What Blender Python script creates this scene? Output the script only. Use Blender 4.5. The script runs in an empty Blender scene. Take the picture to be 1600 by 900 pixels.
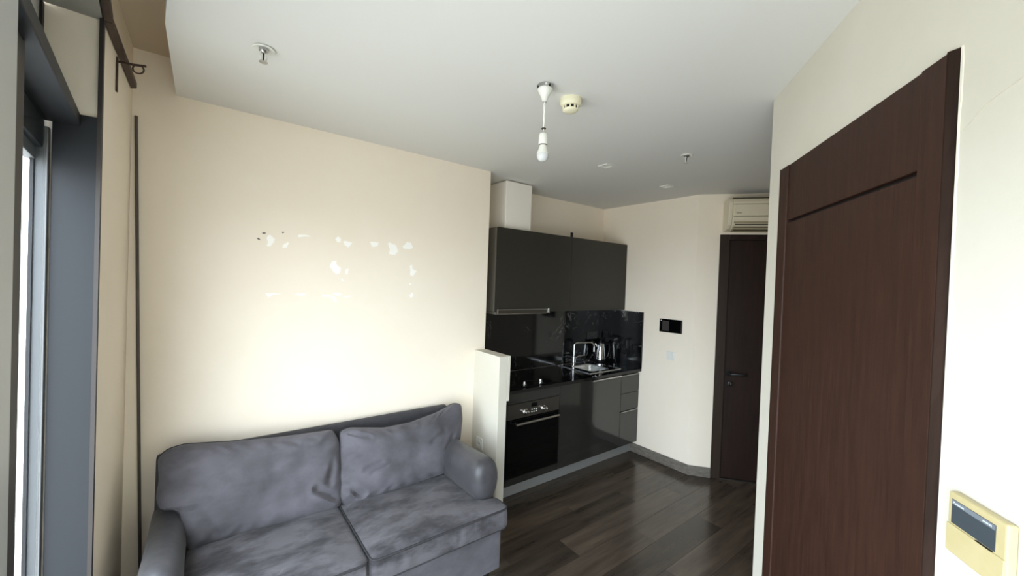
import bpy, bmesh, math, random
from mathutils import Vector, Matrix, noise
random.seed(7)
C = bpy.context.scene.collection
PI = math.pi

# ------------------------------------------------------------------ camera, sky, exposure
SC = bpy.context.scene
cd = bpy.data.cameras.new('camera'); cam = bpy.data.objects.new('camera', cd); C.objects.link(cam)
YAW, PIT, ROL, FPX = map(float, (math.radians(37.62637), math.radians(-0.74923), math.radians(2.094), 621.4388))
fwd = Vector((math.sin(YAW)*math.cos(PIT), math.cos(YAW)*math.cos(PIT), math.sin(PIT)))
rt = Vector((math.cos(YAW), -math.sin(YAW), 0)); up = rt.cross(fwd)
r2 = math.cos(ROL)*rt + math.sin(ROL)*up; u2 = -math.sin(ROL)*rt + math.cos(ROL)*up
m = Matrix((r2, u2, -fwd)).transposed().to_4x4(); m.translation = (0, 0, 1.75)
cam.matrix_world = m
cd.sensor_width = 36.0; cd.lens = FPX/1600*36.0; cd.clip_start = 0.02; cd.clip_end = 200
SC.camera = cam

SKY_STRENGTH = 29.0
SUN_AZ_DEG, SUN_EL_DEG, SKY_SAT, GROUND, VEIL = 215.0, 40.0, 0.42, 0.14, 0.92
EXPOSURE = 0.68
w = bpy.data.worlds.new('overcast_sky'); SC.world = w; w.use_nodes = True
nt = w.node_tree; nt.nodes.clear()
wo = nt.nodes.new('ShaderNodeOutputWorld'); bg = nt.nodes.new('ShaderNodeBackground')
tc = nt.nodes.new('ShaderNodeTexCoord'); sx = nt.nodes.new('ShaderNodeSeparateXYZ'); mr = nt.nodes.new('ShaderNodeMapRange')
sky = nt.nodes.new('ShaderNodeTexSky'); sky.sky_type = 'HOSEK_WILKIE'     # hazy daylight, sun side behind the camera, no sun disc
SUN_AZ, SUN_EL = math.radians(SUN_AZ_DEG), math.radians(SUN_EL_DEG)
sky.sun_direction = (math.sin(SUN_AZ)*math.cos(SUN_EL), math.cos(SUN_AZ)*math.cos(SUN_EL), math.sin(SUN_EL))
sky.turbidity = 8.0; sky.ground_albedo = 0.4
hs = nt.nodes.new('ShaderNodeHueSaturation'); hs.inputs['Saturation'].default_value = SKY_SAT
nt.links.new(sky.outputs[0], hs.inputs['Color'])
nt.links.new(tc.outputs['Generated'], sx.inputs[0]); nt.links.new(sx.outputs['Z'], mr.inputs['Value'])
mr.inputs['From Min'].default_value = -0.08; mr.inputs['From Max'].default_value = 0.02
mxw = nt.nodes.new('ShaderNodeMix'); mxw.data_type = 'RGBA'; nt.links.new(mr.outputs[0], mxw.inputs[0])
mxw.inputs[6].default_value = (GROUND*0.97, GROUND, GROUND*1.02, 1)       # pale streets and roofs far below
wb = nt.nodes.new('ShaderNodeMix'); wb.data_type = 'RGBA'; wb.blend_type = 'MULTIPLY'; wb.inputs[0].default_value = 1.0; wb.inputs[7].default_value = (0.93, 0.985, 1.07, 1)
nt.links.new(hs.outputs[0], wb.inputs[6])
veil = nt.nodes.new('ShaderNodeMix'); veil.data_type = 'RGBA'; veil.inputs[0].default_value = VEIL          # thin even cloud over the haze
veil.inputs[7].default_value = (0.283, 0.312, 0.352, 1); nt.links.new(wb.outputs[2], veil.inputs[6])
nt.links.new(veil.outputs[2], mxw.inputs[7]); nt.links.new(mxw.outputs[2], bg.inputs[0]); nt.links.new(bg.outputs[0], wo.inputs[0])
bg.inputs[1].default_value = SKY_STRENGTH
SC.view_settings.view_transform = 'Standard'; SC.view_settings.look = 'None'
SC.view_settings.gamma = 1.0; SC.view_settings.use_curve_mapping = False
SC.view_settings.exposure = EXPOSURE
SC.cycles.max_bounces = 14; SC.cycles.diffuse_bounces = 8; SC.cycles.glossy_bounces = 5
SC.cycles.transparent_max_bounces = 12; SC.cycles.use_denoising = True
SC.cycles.sample_clamp_indirect = 8.0; SC.cycles.caustics_reflective = False; SC.cycles.caustics_refractive = False

# ------------------------------------------------------------------ the plan of the flat
YS, YK, XE, ZC, ZR = 2.6775, 3.0362, 3.649, 2.64, 2.82        # sofa wall, kitchen wall, end wall, ceiling, curtain recess
XW = 1.806                                                    # where the sofa wall ends and the kitchen recess starts
XS, YJ = -0.30, 1.975                                         # stub wall beside the window, far jamb
TD = math.radians(51.98737); TF = math.radians(-4.91638)
DD = Vector((math.sin(TD), math.cos(TD), 0)); ND = Vector((DD.y, -DD.x, 0))    # right wall runs along DD, solid on +ND
PD = Vector((2.069, 0.749, 0))
EC = Vector((XE, 1.9075, 0)); DE = ND                                          # entry wall runs along DE, room on -DD
DF = Vector((math.sin(TF), math.cos(TF), 0)); NF = Vector((DF.y, -DF.x, 0))    # window wall, room on +NF
KF = Vector((XS, YJ, 0))
# meeting point of the right wall and the window wall, behind the camera
den = -DD.x*(-DF.y) + DD.y*(-DF.x)
rhs = KF - PD
LD = (rhs.x*DF.y - rhs.y*DF.x)/(-DD.x*DF.y + DD.y*DF.x)
Q = PD - DD*LD
LF = (KF - Q).length

def frD(a, b, z): p = PD + DD*a - ND*b; return (p.x, p.y, z)      # b = out into the room
def frE(a, b, z): p = EC + DE*a - DD*b; return (p.x, p.y, z)
def frF(a, b, z): p = KF + DF*a + NF*b; return (p.x, p.y, z)
def frW(a, b, z): return (a, b, z)
def frS(a, b, z): return (a, YS - b, z)                           # out of the sofa wall
def frN(a, b, z): return (XE - b, a, z)                           # out of the end wall
def frR(a, b, z): p = PD + DE*a + DD*b; return (p.x, p.y, z)      # return wall behind the right wall, out to the hall

# ------------------------------------------------------------------ materials
def lin(c):
    return tuple(((v/255)/12.92 if v/255 <= 0.04045 else ((v/255+0.055)/1.055)**2.4) for v in c)
def mat(name, rgb, rough=0.5, metal=0.0, noise_amt=0.0, nscale=(8, 8, 8), bump=0.0, bscale=None, rgb2=None, coat=0.0, sheen=0.0, spec=0.5, detail=6, ramp=(0.35, 0.65), rnd=0.0):
    M = bpy.data.materials.new(name); M.use_nodes = True
    t = M.node_tree; b = t.nodes['Principled BSDF']
    col = lin(rgb)
    b.inputs['Base Color'].default_value = (*col, 1); b.inputs['Roughness'].default_value = rough; b.inputs['Metallic'].default_value = metal
    b.inputs['Coat Weight'].default_value = coat; b.inputs['Sheen Weight'].default_value = sheen; b.inputs['Specular IOR Level'].default_value = spec
    tcn = t.nodes.new('ShaderNodeTexCoord'); mp = t.nodes.new('ShaderNodeMapping'); t.links.new(tcn.outputs['Object'], mp.inputs[0])
    mp.inputs['Scale'].default_value = nscale
    if rgb2 is not None:
        n = t.nodes.new('ShaderNodeTexNoise'); n.inputs['Scale'].default_value = 1; n.inputs['Detail'].default_value = detail; n.inputs['Roughness'].default_value = 0.62
        t.links.new(mp.outputs[0], n.inputs['Vector'])
        r = t.nodes.new('ShaderNodeValToRGB'); r.color_ramp.elements[0].position = ramp[0]; r.color_ramp.elements[1].position = ramp[1]
        r.color_ramp.elements[0].color = (*col, 1); r.color_ramp.elements[1].color = (*lin(rgb2), 1)
        t.links.new(n.outputs['Fac'], r.inputs[0]); out = r.outputs[0]
        if rnd:
            oi = t.nodes.new('ShaderNodeObjectInfo'); mrr = t.nodes.new('ShaderNodeMapRange')
            mrr.inputs['To Min'].default_value = 1-rnd; mrr.inputs['To Max'].default_value = 1+rnd
            t.links.new(oi.outputs['Random'], mrr.inputs[0])
            hs = t.nodes.new('ShaderNodeHueSaturation'); t.links.new(out, hs.inputs['Color']); t.links.new(mrr.outputs[0], hs.inputs['Value']); out = hs.outputs[0]
            ad = t.nodes.new('ShaderNodeVectorMath'); ad.operation = 'MULTIPLY_ADD'
            ad.inputs[1].default_value = (37, 23, 11); cx = t.nodes.new('ShaderNodeCombineXYZ')
            for k in range(3): t.links.new(oi.outputs['Random'], cx.inputs[k])
            t.links.new(cx.outputs[0], ad.inputs[0]); t.links.new(tcn.outputs['Object'], ad.inputs[2]); t.links.new(ad.outputs[0], mp.inputs[0])
        t.links.new(out, b.inputs['Base Color'])
    if bump:
        n2 = t.nodes.new('ShaderNodeTexNoise'); n2.inputs['Scale'].default_value = 1; n2.inputs['Detail'].default_value = 5
        mp2 = t.nodes.new('ShaderNodeMapping'); mp2.inputs['Scale'].default_value = bscale or nscale
        t.links.new(tcn.outputs['Object'], mp2.inputs[0]); t.links.new(mp2.outputs[0], n2.inputs['Vector'])
        bp = t.nodes.new('ShaderNodeBump'); bp.inputs['Strength'].default_value = bump; bp.inputs['Distance'].default_value = 0.004
        t.links.new(n2.outputs['Fac'], bp.inputs['Height']); t.links.new(bp.outputs[0], b.inputs['Normal'])
    return M

def marble(name):
    M = mat(name, (9, 9, 10), 0.09, spec=0.45)
    t = M.node_tree; b = t.nodes['Principled BSDF']
    tcn = t.nodes.new('ShaderNodeTexCoord')
    n1 = t.nodes.new('ShaderNodeTexNoise'); n1.inputs['Scale'].default_value = 3.2; n1.inputs['Detail'].default_value = 9; n1.inputs['Roughness'].default_value = 0.6; n1.inputs['Distortion'].default_value = 1.2
    t.links.new(tcn.outputs['Object'], n1.inputs['Vector'])
    mth = t.nodes.new('ShaderNodeMath'); mth.operation = 'SUBTRACT'; mth.inputs[1].default_value = 0.5; t.links.new(n1.outputs['Fac'], mth.inputs[0])
    ab = t.nodes.new('ShaderNodeMath'); ab.operation = 'ABSOLUTE'; t.links.new(mth.outputs[0], ab.inputs[0])
    r = t.nodes.new('ShaderNodeValToRGB'); r.color_ramp.elements[0].position = 0.0; r.color_ramp.elements[0].color = (1, 1, 1, 1)
    r.color_ramp.elements[1].position = 0.012; r.color_ramp.elements[1].color = (0, 0, 0, 1); t.links.new(ab.outputs[0], r.inputs[0])
    n2 = t.nodes.new('ShaderNodeTexNoise'); n2.inputs['Scale'].default_value = 4.5; n2.inputs['Detail'].default_value = 3; t.links.new(tcn.outputs['Object'], n2.inputs['Vector'])
    r2_ = t.nodes.new('ShaderNodeValToRGB'); r2_.color_ramp.elements[0].position = 0.54; r2_.color_ramp.elements[1].position = 0.68; t.links.new(n2.outputs['Fac'], r2_.inputs[0])
    mu = t.nodes.new('ShaderNodeMath'); mu.operation = 'MULTIPLY'; t.links.new(r.outputs[0], mu.inputs[0]); t.links.new(r2_.outputs[0], mu.inputs[1])
    mx = t.nodes.new('ShaderNodeMix'); mx.data_type = 'RGBA'; t.links.new(mu.outputs[0], mx.inputs[0])
    mx.inputs[6].default_value = (*lin((9, 9, 10)), 1); mx.inputs[7].default_value = (*lin((138, 136, 130)), 1)
    t.links.new(mx.outputs[2], b.inputs['Base Color'])
    return M

def glass_mat(name, tint=(1, 1, 1)):
    M = bpy.data.materials.new(name); M.use_nodes = True; t = M.node_tree; t.nodes.clear()
    o = t.nodes.new('ShaderNodeOutputMaterial'); mx = t.nodes.new('ShaderNodeMixShader'); tr = t.nodes.new('ShaderNodeBsdfTransparent'); gl = t.nodes.new('ShaderNodeBsdfGlossy')
    fr = t.nodes.new('ShaderNodeFresnel'); fr.inputs[0].default_value = 1.22; tr.inputs[0].default_value = (*tint, 1); gl.inputs['Roughness'].default_value = 0.0
    ge = t.nodes.new('ShaderNodeNewGeometry'); sb = t.nodes.new('ShaderNodeMath'); sb.operation = 'SUBTRACT'; sb.inputs[0].default_value = 1.0; t.links.new(ge.outputs['Backfacing'], sb.inputs[1])
    mu = t.nodes.new('ShaderNodeMath'); mu.operation = 'MULTIPLY'; t.links.new(fr.outputs[0], mu.inputs[0]); t.links.new(sb.outputs[0], mu.inputs[1])   # reflect at the outer skin only
    t.links.new(mu.outputs[0], mx.inputs[0]); t.links.new(tr.outputs[0], mx.inputs[1]); t.links.new(gl.outputs[0], mx.inputs[2]); t.links.new(mx.outputs[0], o.inputs[0])
    return M

CREAM = (239, 227, 208)
m_wall = mat('cream_wall_paint', CREAM, 0.75, rgb2=(242, 231, 214), nscale=(1.3, 1.3, 1.3), bump=0.12, bscale=(60, 60, 60), spec=0.25)
m_walldim = mat('dimmed_wall_paint', (208, 203, 188), 0.7, rgb2=(214, 209, 196), nscale=(1.5, 1.5, 1.5), bump=0.1, bscale=(60, 60, 60), spec=0.25)  # wall paint darkened to offset the strong window light on the right wall
m_ceil = mat('grey_white_ceiling_paint', (220, 219, 214), 0.85, bump=0.05, bscale=(40, 40, 40), spec=0.2)
m_reces = mat('plain_recess_paint', (205, 190, 168), 0.85, spec=0.2)
m_soffit = mat('grey_render', (165, 164, 158), 0.85, bump=0.1, bscale=(50, 50, 50))
m_filler = mat('white_filler', (252, 248, 240), 0.8, spec=0.2)
m_chip = mat('exposed_dark_plaster', (95, 88, 78), 0.9)
m_crack = mat('hairline_crack', (200, 192, 174), 0.9)
m_floor = mat('dark_laminate', (50, 42, 35), 0.2, rgb2=(88, 77, 66), nscale=(1.6, 15, 15), bump=0.03, bscale=(6, 90, 90), ramp=(0.25, 0.8), rnd=0.38, spec=0.5)
m_screed = mat('floor_base', (30, 28, 26), 0.9)
m_base = mat('grey_brown_skirting', (92, 86, 78), 0.45, rgb2=(122, 115, 106), nscale=(18, 18, 60))
m_wood = mat('dark_wenge_veneer', (45, 27, 19), 0.5, rgb2=(61, 38, 28), nscale=(60, 60, 5), bump=0.12, bscale=(150, 150, 9), ramp=(0.3, 0.75), spec=0.25)
m_woodd = mat('dark_wenge_edge', (34, 23, 17), 0.75, rgb2=(46, 32, 25), nscale=(40, 40, 3), spec=0.12)
m_groove = mat('door_gap', (14, 9, 7), 0.8)
m_char = mat('charcoal_window_aluminium', (34, 36, 39), 0.55, metal=0.0, spec=0.25, bump=0.03, bscale=(300, 300, 300))
m_chard = mat('dark_window_gasket', (22, 21, 21), 0.6)
m_brownp = mat('dark_brown_profile', (40, 34, 31), 0.6)
m_jamb = mat('grey_aluminium_frame', (96, 98, 99), 0.5, metal=0.1)
m_alug = mat('pale_grey_aluminium', (188, 190, 190), 0.45, metal=0.1)
m_glass = glass_mat('window_glass', (0.96, 0.98, 0.98))
m_rail = mat('dark_brown_wood', (52, 38, 32), 0.5, rgb2=(70, 52, 44), nscale=(20, 20, 20))
m_pole = mat('dark_bronze_pole', (58, 50, 45), 0.45, rgb2=(82, 74, 66), nscale=(10, 10, 3))
m_suede = mat('grey_microsuede', (71, 69, 72), 0.8, rgb2=(98, 95, 101), nscale=(4, 6, 6), bump=0.45, bscale=(24, 24, 24), sheen=0.12, spec=0.15, detail=9, ramp=(0.3, 0.7))
m_suedes = mat('stained_grey_microsuede', (55, 53, 56), 0.8, rgb2=(92, 89, 93), nscale=(4.5, 9, 9), bump=0.4, bscale=(26, 26, 26), sheen=0.12, spec=0.15, detail=10, ramp=(0.38, 0.58))
m_sueded = mat('dark_grey_microsuede', (56, 55, 57), 0.9, rgb2=(68, 67, 70), nscale=(9, 9, 9), bump=0.2, bscale=(30, 30, 30), sheen=0.12, spec=0.15)
m_arm = mat('shaded_grey_microsuede', (50, 49, 51), 0.42, rgb2=(68, 66, 69), nscale=(8, 8, 8), bump=0.4, bscale=(22, 22, 22), sheen=0.1, spec=0.4)  # shade on the arms put into a darker suede colour
m_pipe = mat('dark_piping_cord', (44, 43, 45), 0.9)
m_foot = mat('black_sofa_foot', (20, 20, 20), 0.6)
m_cab = mat('anthracite_gloss_lacquer', (40, 40, 37), 0.11, coat=0.3, spec=0.5)
m_cabu = mat('anthracite_upper_lacquer', (47, 45, 39), 0.32, spec=0.4)
m_cabs = mat('anthracite_carcass', (104, 98, 86), 0.5)
m_marble = marble('black_veined_stone')
m_top = mat('black_stone_worktop', (10, 10, 11), 0.1, rgb2=(20, 20, 21), nscale=(30, 30, 30), spec=0.45)
m_plinth = mat('satin_grey_plinth', (150, 150, 146), 0.42, metal=0.35)
m_steel = mat('brushed_steel', (190, 190, 188), 0.28, metal=1.0, bump=0.02, bscale=(8, 200, 200))
m_sinks = mat('sink_steel', (222, 223, 221), 0.38, metal=1.0)
m_chrome = mat('chrome', (225, 226, 226), 0.06, metal=1.0)
m_ovst = mat('dark_oven_steel', (92, 88, 82), 0.32, metal=0.8)
m_ovgl = mat('black_oven_glass', (5, 6, 6), 0.10, spec=0.28)
m_blk = mat('black_plastic', (14, 14, 15), 0.35)
m_hob = mat('black_hob_glass', (6, 7, 8), 0.05, spec=0.5)
m_ring = mat('printed_cooking_zone', (70, 72, 74), 0.25)
m_wht = mat('white_plastic', (226, 225, 217), 0.35)
m_led = mat('frosted_bulb', (206, 207, 206), 0.2)
m_duct = mat('white_duct_panel', (240, 234, 222), 0.5)
m_cream = mat('aged_cream_plastic', (232, 226, 196), 0.4)
m_ac = mat('cream_air_conditioner', (226, 216, 190), 0.4)
m_acd = mat('air_outlet_shadow', (70, 62, 48), 0.6)
m_yel = mat('yellowed_plastic', (180, 166, 122), 0.4, rgb2=(186, 172, 130), nscale=(20, 20, 20))
m_lcd = mat('dark_lcd', (62, 68, 72), 0.2)
m_lcdbar = mat('lcd_bar', (112, 118, 124), 0.25)
m_txt = mat('white_print', (228, 230, 230), 0.5)
m_blackd = mat('dark_entrance_veneer', (32, 20, 17), 0.45, rgb2=(44, 28, 23), nscale=(40, 40, 3), spec=0.35)
m_blackf = mat('dark_entrance_frame', (44, 33, 25), 0.45, rgb2=(52, 40, 31), nscale=(40, 40, 3), spec=0.35)
m_grcab = mat('grey_hall_cabinet', (128, 124, 114), 0.5)
m_lens = mat('downlight_lens', (248, 247, 240), 0.12)

# ------------------------------------------------------------------ mesh helpers
class MB:
    def __init__(s): s.v = []; s.f = []; s.sm = []
    def add(s, vs, fs, smooth=False):
        o = len(s.v); s.v += [tuple(v) for v in vs]; s.f += [tuple(i+o for i in f) for f in fs]; s.sm += [smooth]*len(fs); return s
    def box(s, a0, a1, b0, b1, z0, z1, fr=frW):
        vs = [fr(a, b, z) for z in (z0, z1) for a, b in ((a0, b0), (a1, b0), (a1, b1), (a0, b1))]
        return s.add(vs, [(3, 2, 1, 0), (4, 5, 6, 7), (0, 1, 5, 4), (1, 2, 6, 5), (2, 3, 7, 6), (3, 0, 4, 7)])
    def prism(s, pts, fn):
        """pts 2D, fn(p, k) -> 3D for k = 0, 1"""
        n = len(pts)
        vs = [fn(p, 0) for p in pts] + [fn(p, 1) for p in pts]
        fs = [tuple(range(n))[::-1], tuple(range(n, 2*n))] + [(i, (i+1) % n, n+(i+1) % n, n+i) for i in range(n)]
        return s.add(vs, fs)
    def zprism(s, pts, z0, z1): return s.prism([(p[0], p[1]) for p in pts], lambda p, k: (p[0], p[1], z1 if k else z0))
    def tube(s, path, r, n=10, closed=False, smooth=True):
        P = [Vector(p) for p in path]; L = len(P); rs = r if isinstance(r, (list, tuple)) else [r]*L
        t0 = (P[1]-P[0]).normalized(); a = t0.orthogonal().normalized(); rings = []
        for i in range(L):
            if closed: t = (P[(i+1) % L]-P[i-1]).normalized()
            else: t = (P[min(i+1, L-1)]-P[max(i-1, 0)]).normalized()
            a = (a - t*a.dot(t)).normalized(); b = t.cross(a)
            rings.append([P[i] + (a*math.cos(2*PI*k/n) + b*math.sin(2*PI*k/n))*rs[i] for k in range(n)])
        vs = [v for rg in rings for v in rg]; fs = []
        for i in range(L if closed else L-1):
            j = (i+1) % L
            for k in range(n): fs.append((i*n+k, i*n+(k+1) % n, j*n+(k+1) % n, j*n+k))
        if not closed: fs += [tuple(range(n))[::-1], tuple((L-1)*n+k for k in range(n))]
        return s.add(vs, fs, smooth)
    def lathe(s, prof, c, n=28, ax=None, smooth=True):
        """prof (r, h); axis z from c unless ax=(ex, ey, ez)"""
        ex, ey, ez = ax or (Vector((1, 0, 0)), Vector((0, 1, 0)), Vector((0, 0, 1))); c = Vector(c)
        vs = []; fs = []
        for r, h in prof:
            for k in range(n):
                t = 2*PI*k/n; vs.append(c + ex*(r*math.cos(t)) + ey*(r*math.sin(t)) + ez*h)
        L = len(prof)
        for i in range(L-1):
            for k in range(n): fs.append((i*n+k, i*n+(k+1) % n, (i+1)*n+(k+1) % n, (i+1)*n+k))
        fs += [tuple(range(n))[::-1], tuple((L-1)*n+k for k in range(n))]
        return s.add(vs, fs, smooth)
    def build(s, name, m, parent=None, bevel=0, seg=2, smooth=None):
        org = Vector((0, 0, 0)); p = parent
        while p is not None: org += p.location; p = p.parent
        me = bpy.data.meshes.new(name); me.from_pydata([tuple(Vector(v)-org) for v in s.v], [], s.f)
        me.materials.append(m)
        for pl, q in zip(me.polygons, s.sm): pl.use_smooth = q if smooth is None else smooth
        bm = bmesh.new(); bm.from_mesh(me); bmesh.ops.recalc_face_normals(bm, faces=bm.faces); bm.to_mesh(me); bm.free()
        if any(s.sm) or smooth: me.set_sharp_from_angle(angle=math.radians(38))
        o = bpy.data.objects.new(name, me); C.objects.link(o); o.parent = parent
        if bevel:
            b = o.modifiers.new('bevel', 'BEVEL'); b.width = bevel; b.segments = seg; b.limit_method = 'ANGLE'; b.angle_limit = math.radians(40); b.harden_normals = False
        return o
def thing(name, loc, label, cat, group=None):
    o = bpy.data.objects.new(name, None); C.objects.link(o); o.location = loc; o.empty_display_size = 0.1
    return tag(o, label, cat, group)
def tag(o, label, cat, group=None):
    o['label'] = label; o['category'] = cat
    if group: o['group'] = group
    return o
def struct(o, label=None, cat=None):
    o['kind'] = 'structure'
    if label: o['label'] = label
    if cat: o['category'] = cat
    return o
def sbox(*a, **k): return MB().box(*a, **k)

# ------------------------------------------------------------------ setting: floor with planks
floor = struct(MB().zprism([(-0.7, 3.2), (-0.7, -1.3), (0.3, -1.3), (5.6, -0.6), (5.6, 3.2)], -0.12, -0.014).build('floor', m_screed), 'dark grey-brown laminate plank floor of the living room and hall', 'floor')
PW = 0.194; rows = []
tmpl = {}
y = -1.2; r = 0
def inside_x(y0, y1):
    """x span of the floor for a row (walls stand on the planks' ends)"""
    ym = (y0+y1)/2
    xl = XS if y1 > YJ else min(frF((y0-YJ)/DF.y, 0, 0)[0], frF((y1-YJ)/DF.y, 0, 0)[0]) - 0.12
    if ym < 0.749 - 0.05:
        xr = PD.x - (PD.y-max(y0, y1))*DD.x/DD.y + 0.05
        if ym > -0.4: xr = max(xr, PD.x - (PD.y-max(y0, y1))*DD.x/DD.y + 0.05)
    else: xr = XE
    return xl, xr
def add_plank(x0, x1, y0, y1):
    L = x1-x0
    if L < 0.02: return
    o = sbox(0, L-0.0016, 0, (y1-y0)-0.0016, -0.012, -random.uniform(0, 0.0003)).build('plank', m_floor, floor)
    o.location = (x0, y0, 0)
while y < YK:
    y1 = min(y+PW, YK)
    xl, xr = inside_x(y, y1)
    if y < 1.9:      # hall rows run on to the entrance
        xr2 = EC.x + (EC.y - y)*DE.x/-DE.y + 0.05
        xr = min(xr2, 4.9) if y > 0.15 else xr
    x = xl - (r*0.53 % 1.29)
    while x < xr:
        add_plank(max(x, xl), min(x+1.29, xr), y, y1); x += 1.29
    y = y1; r += 1

# ------------------------------------------------------------------ setting: walls
b = MB().zprism([(-0.446, YS), (XW, YS), (XW, YK+0.15), (-0.446, YK+0.15)], 0, ZR)
wall_sofa = struct(b.build('wall_back', m_wall), 'cream wall behind the sofa with white filler patches', 'wall')
b = sbox(XW, XE+0.15, YK, YK+0.15, 0, ZC)
struct(b.build('wall_kitchen', m_wall), 'cream wall of the kitchen recess behind the cabinets', 'wall')
oc = (XE+0.15, 1.9075+0.0517)
b = MB().zprism([(XE, 1.9075), (XE, YK), (XE+0.15, YK), oc], 0, ZC)
wall_end = struct(b.build('wall_right', m_wall), 'cream end wall beside the kitchen with intercom and switch', 'wall')
# entry wall, with the door opening
DA0, DA1, DZ = 0.19, 1.09, 2.267
b = MB().zprism([frE(0, 0, 0)[:2], frE(DA0, 0, 0)[:2], frE(DA0, -0.15, 0)[:2], oc], 0, ZC)
b.box(DA0, DA1, -0.15, 0, DZ, ZC, frE); b.box(DA1, 1.40, -0.15, 0, 0, ZC, frE)
struct(b.build('wall_entry', m_wall), 'short cream wall around the dark entrance door', 'wall')
struct(sbox(1.15, 1.30, 0.0, 2.2, 0, ZC, frE).build('wall_hall', m_wall), 'cream side wall of the entrance hall', 'wall')
# right wall with the dark door, and its return towards the hall
B0, B1, BZ = -1.056, -0.139, 2.277
b = MB()
b.box(-LD-0.1, B0+0.03, -0.14, 0, 0, ZC, frD); b.box(B1-0.03, 0, -0.14, 0, 0, ZC, frD); b.box(B0+0.03, B1-0.03, -0.14, 0, BZ-0.03, ZC, frD)
wall_d = struct(b.build('wall_front', m_walldim), 'off-white wall around the big dark brown door', 'wall')
struct(sbox(0.14, 1.45, -0.14, 0, 0, ZC, frR).build('wall_return', m_wall), 'cream wall turning into the hall behind the door wall', 'wall')
# stub wall between window and sofa wall
b = MB().zprism([(XS, YJ), (XS, YS), (-0.446, YS), (-0.446, YJ)], 0, ZR)
wall_l = struct(b.build('wall_left', m_wall), 'narrow cream wall between window and sofa wall', 'wall')
# lintel over the window and recess ceiling
ZL = 2.60
b = sbox(-LF-0.2, 0, -0.17, 0, ZL, ZR, frF)
struct(b.build('trim_1', m_soffit), 'grey rendered lintel above the window', 'lintel')
# ceilings
d0 = Vector((-0.138, YS, 0)); d1 = Vector((-0.135, 1.927, 0))
# drop edge runs on parallel to the window
s_end = ((d1 - Q).dot(DF)); e1 = d1 - DF*(s_end - 0.05)
pts = [(d0.x, d0.y), (d1.x, d1.y), (e1.x, e1.y), frD(-LD+0.1, -0.06, 0)[:2], frD(0.0, -0.06, 0)[:2], frR(1.3, -0.02, 0)[:2], frE(1.2, -0.05, 0)[:2], (XE+0.06, 1.94), (XE+0.06, YK+0.06), (XW, YK+0.06), (XW, YS)]
struct(MB().zprism(pts, ZC, ZR-0.002).build('ceiling', m_ceil), 'pale grey dropped ceiling over the whole room', 'ceiling')
struct(MB().zprism([(-0.462, YK+0.1), (-0.462, YJ), frF(-LF-0.2, -0.17, 0)[:2], frF(-LF-0.2, 0.5, 0)[:2], (0.25, 1.9), (0.25, YK+0.1)], ZR, ZR+0.1).build('ceiling_recess', m_reces), 'curtain recess ceiling above the window edge', 'ceiling')

# baseboards
struct(sbox(1.9075-0.006, 2.545, 0, 0.014, 0, 0.093, frN).build('baseboard_right', m_base, bevel=0.003))
struct(sbox(-0.004, DA0, 0, 0.014, 0, 0.093, frE).build('baseboard_entry', m_base, bevel=0.003))

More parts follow.
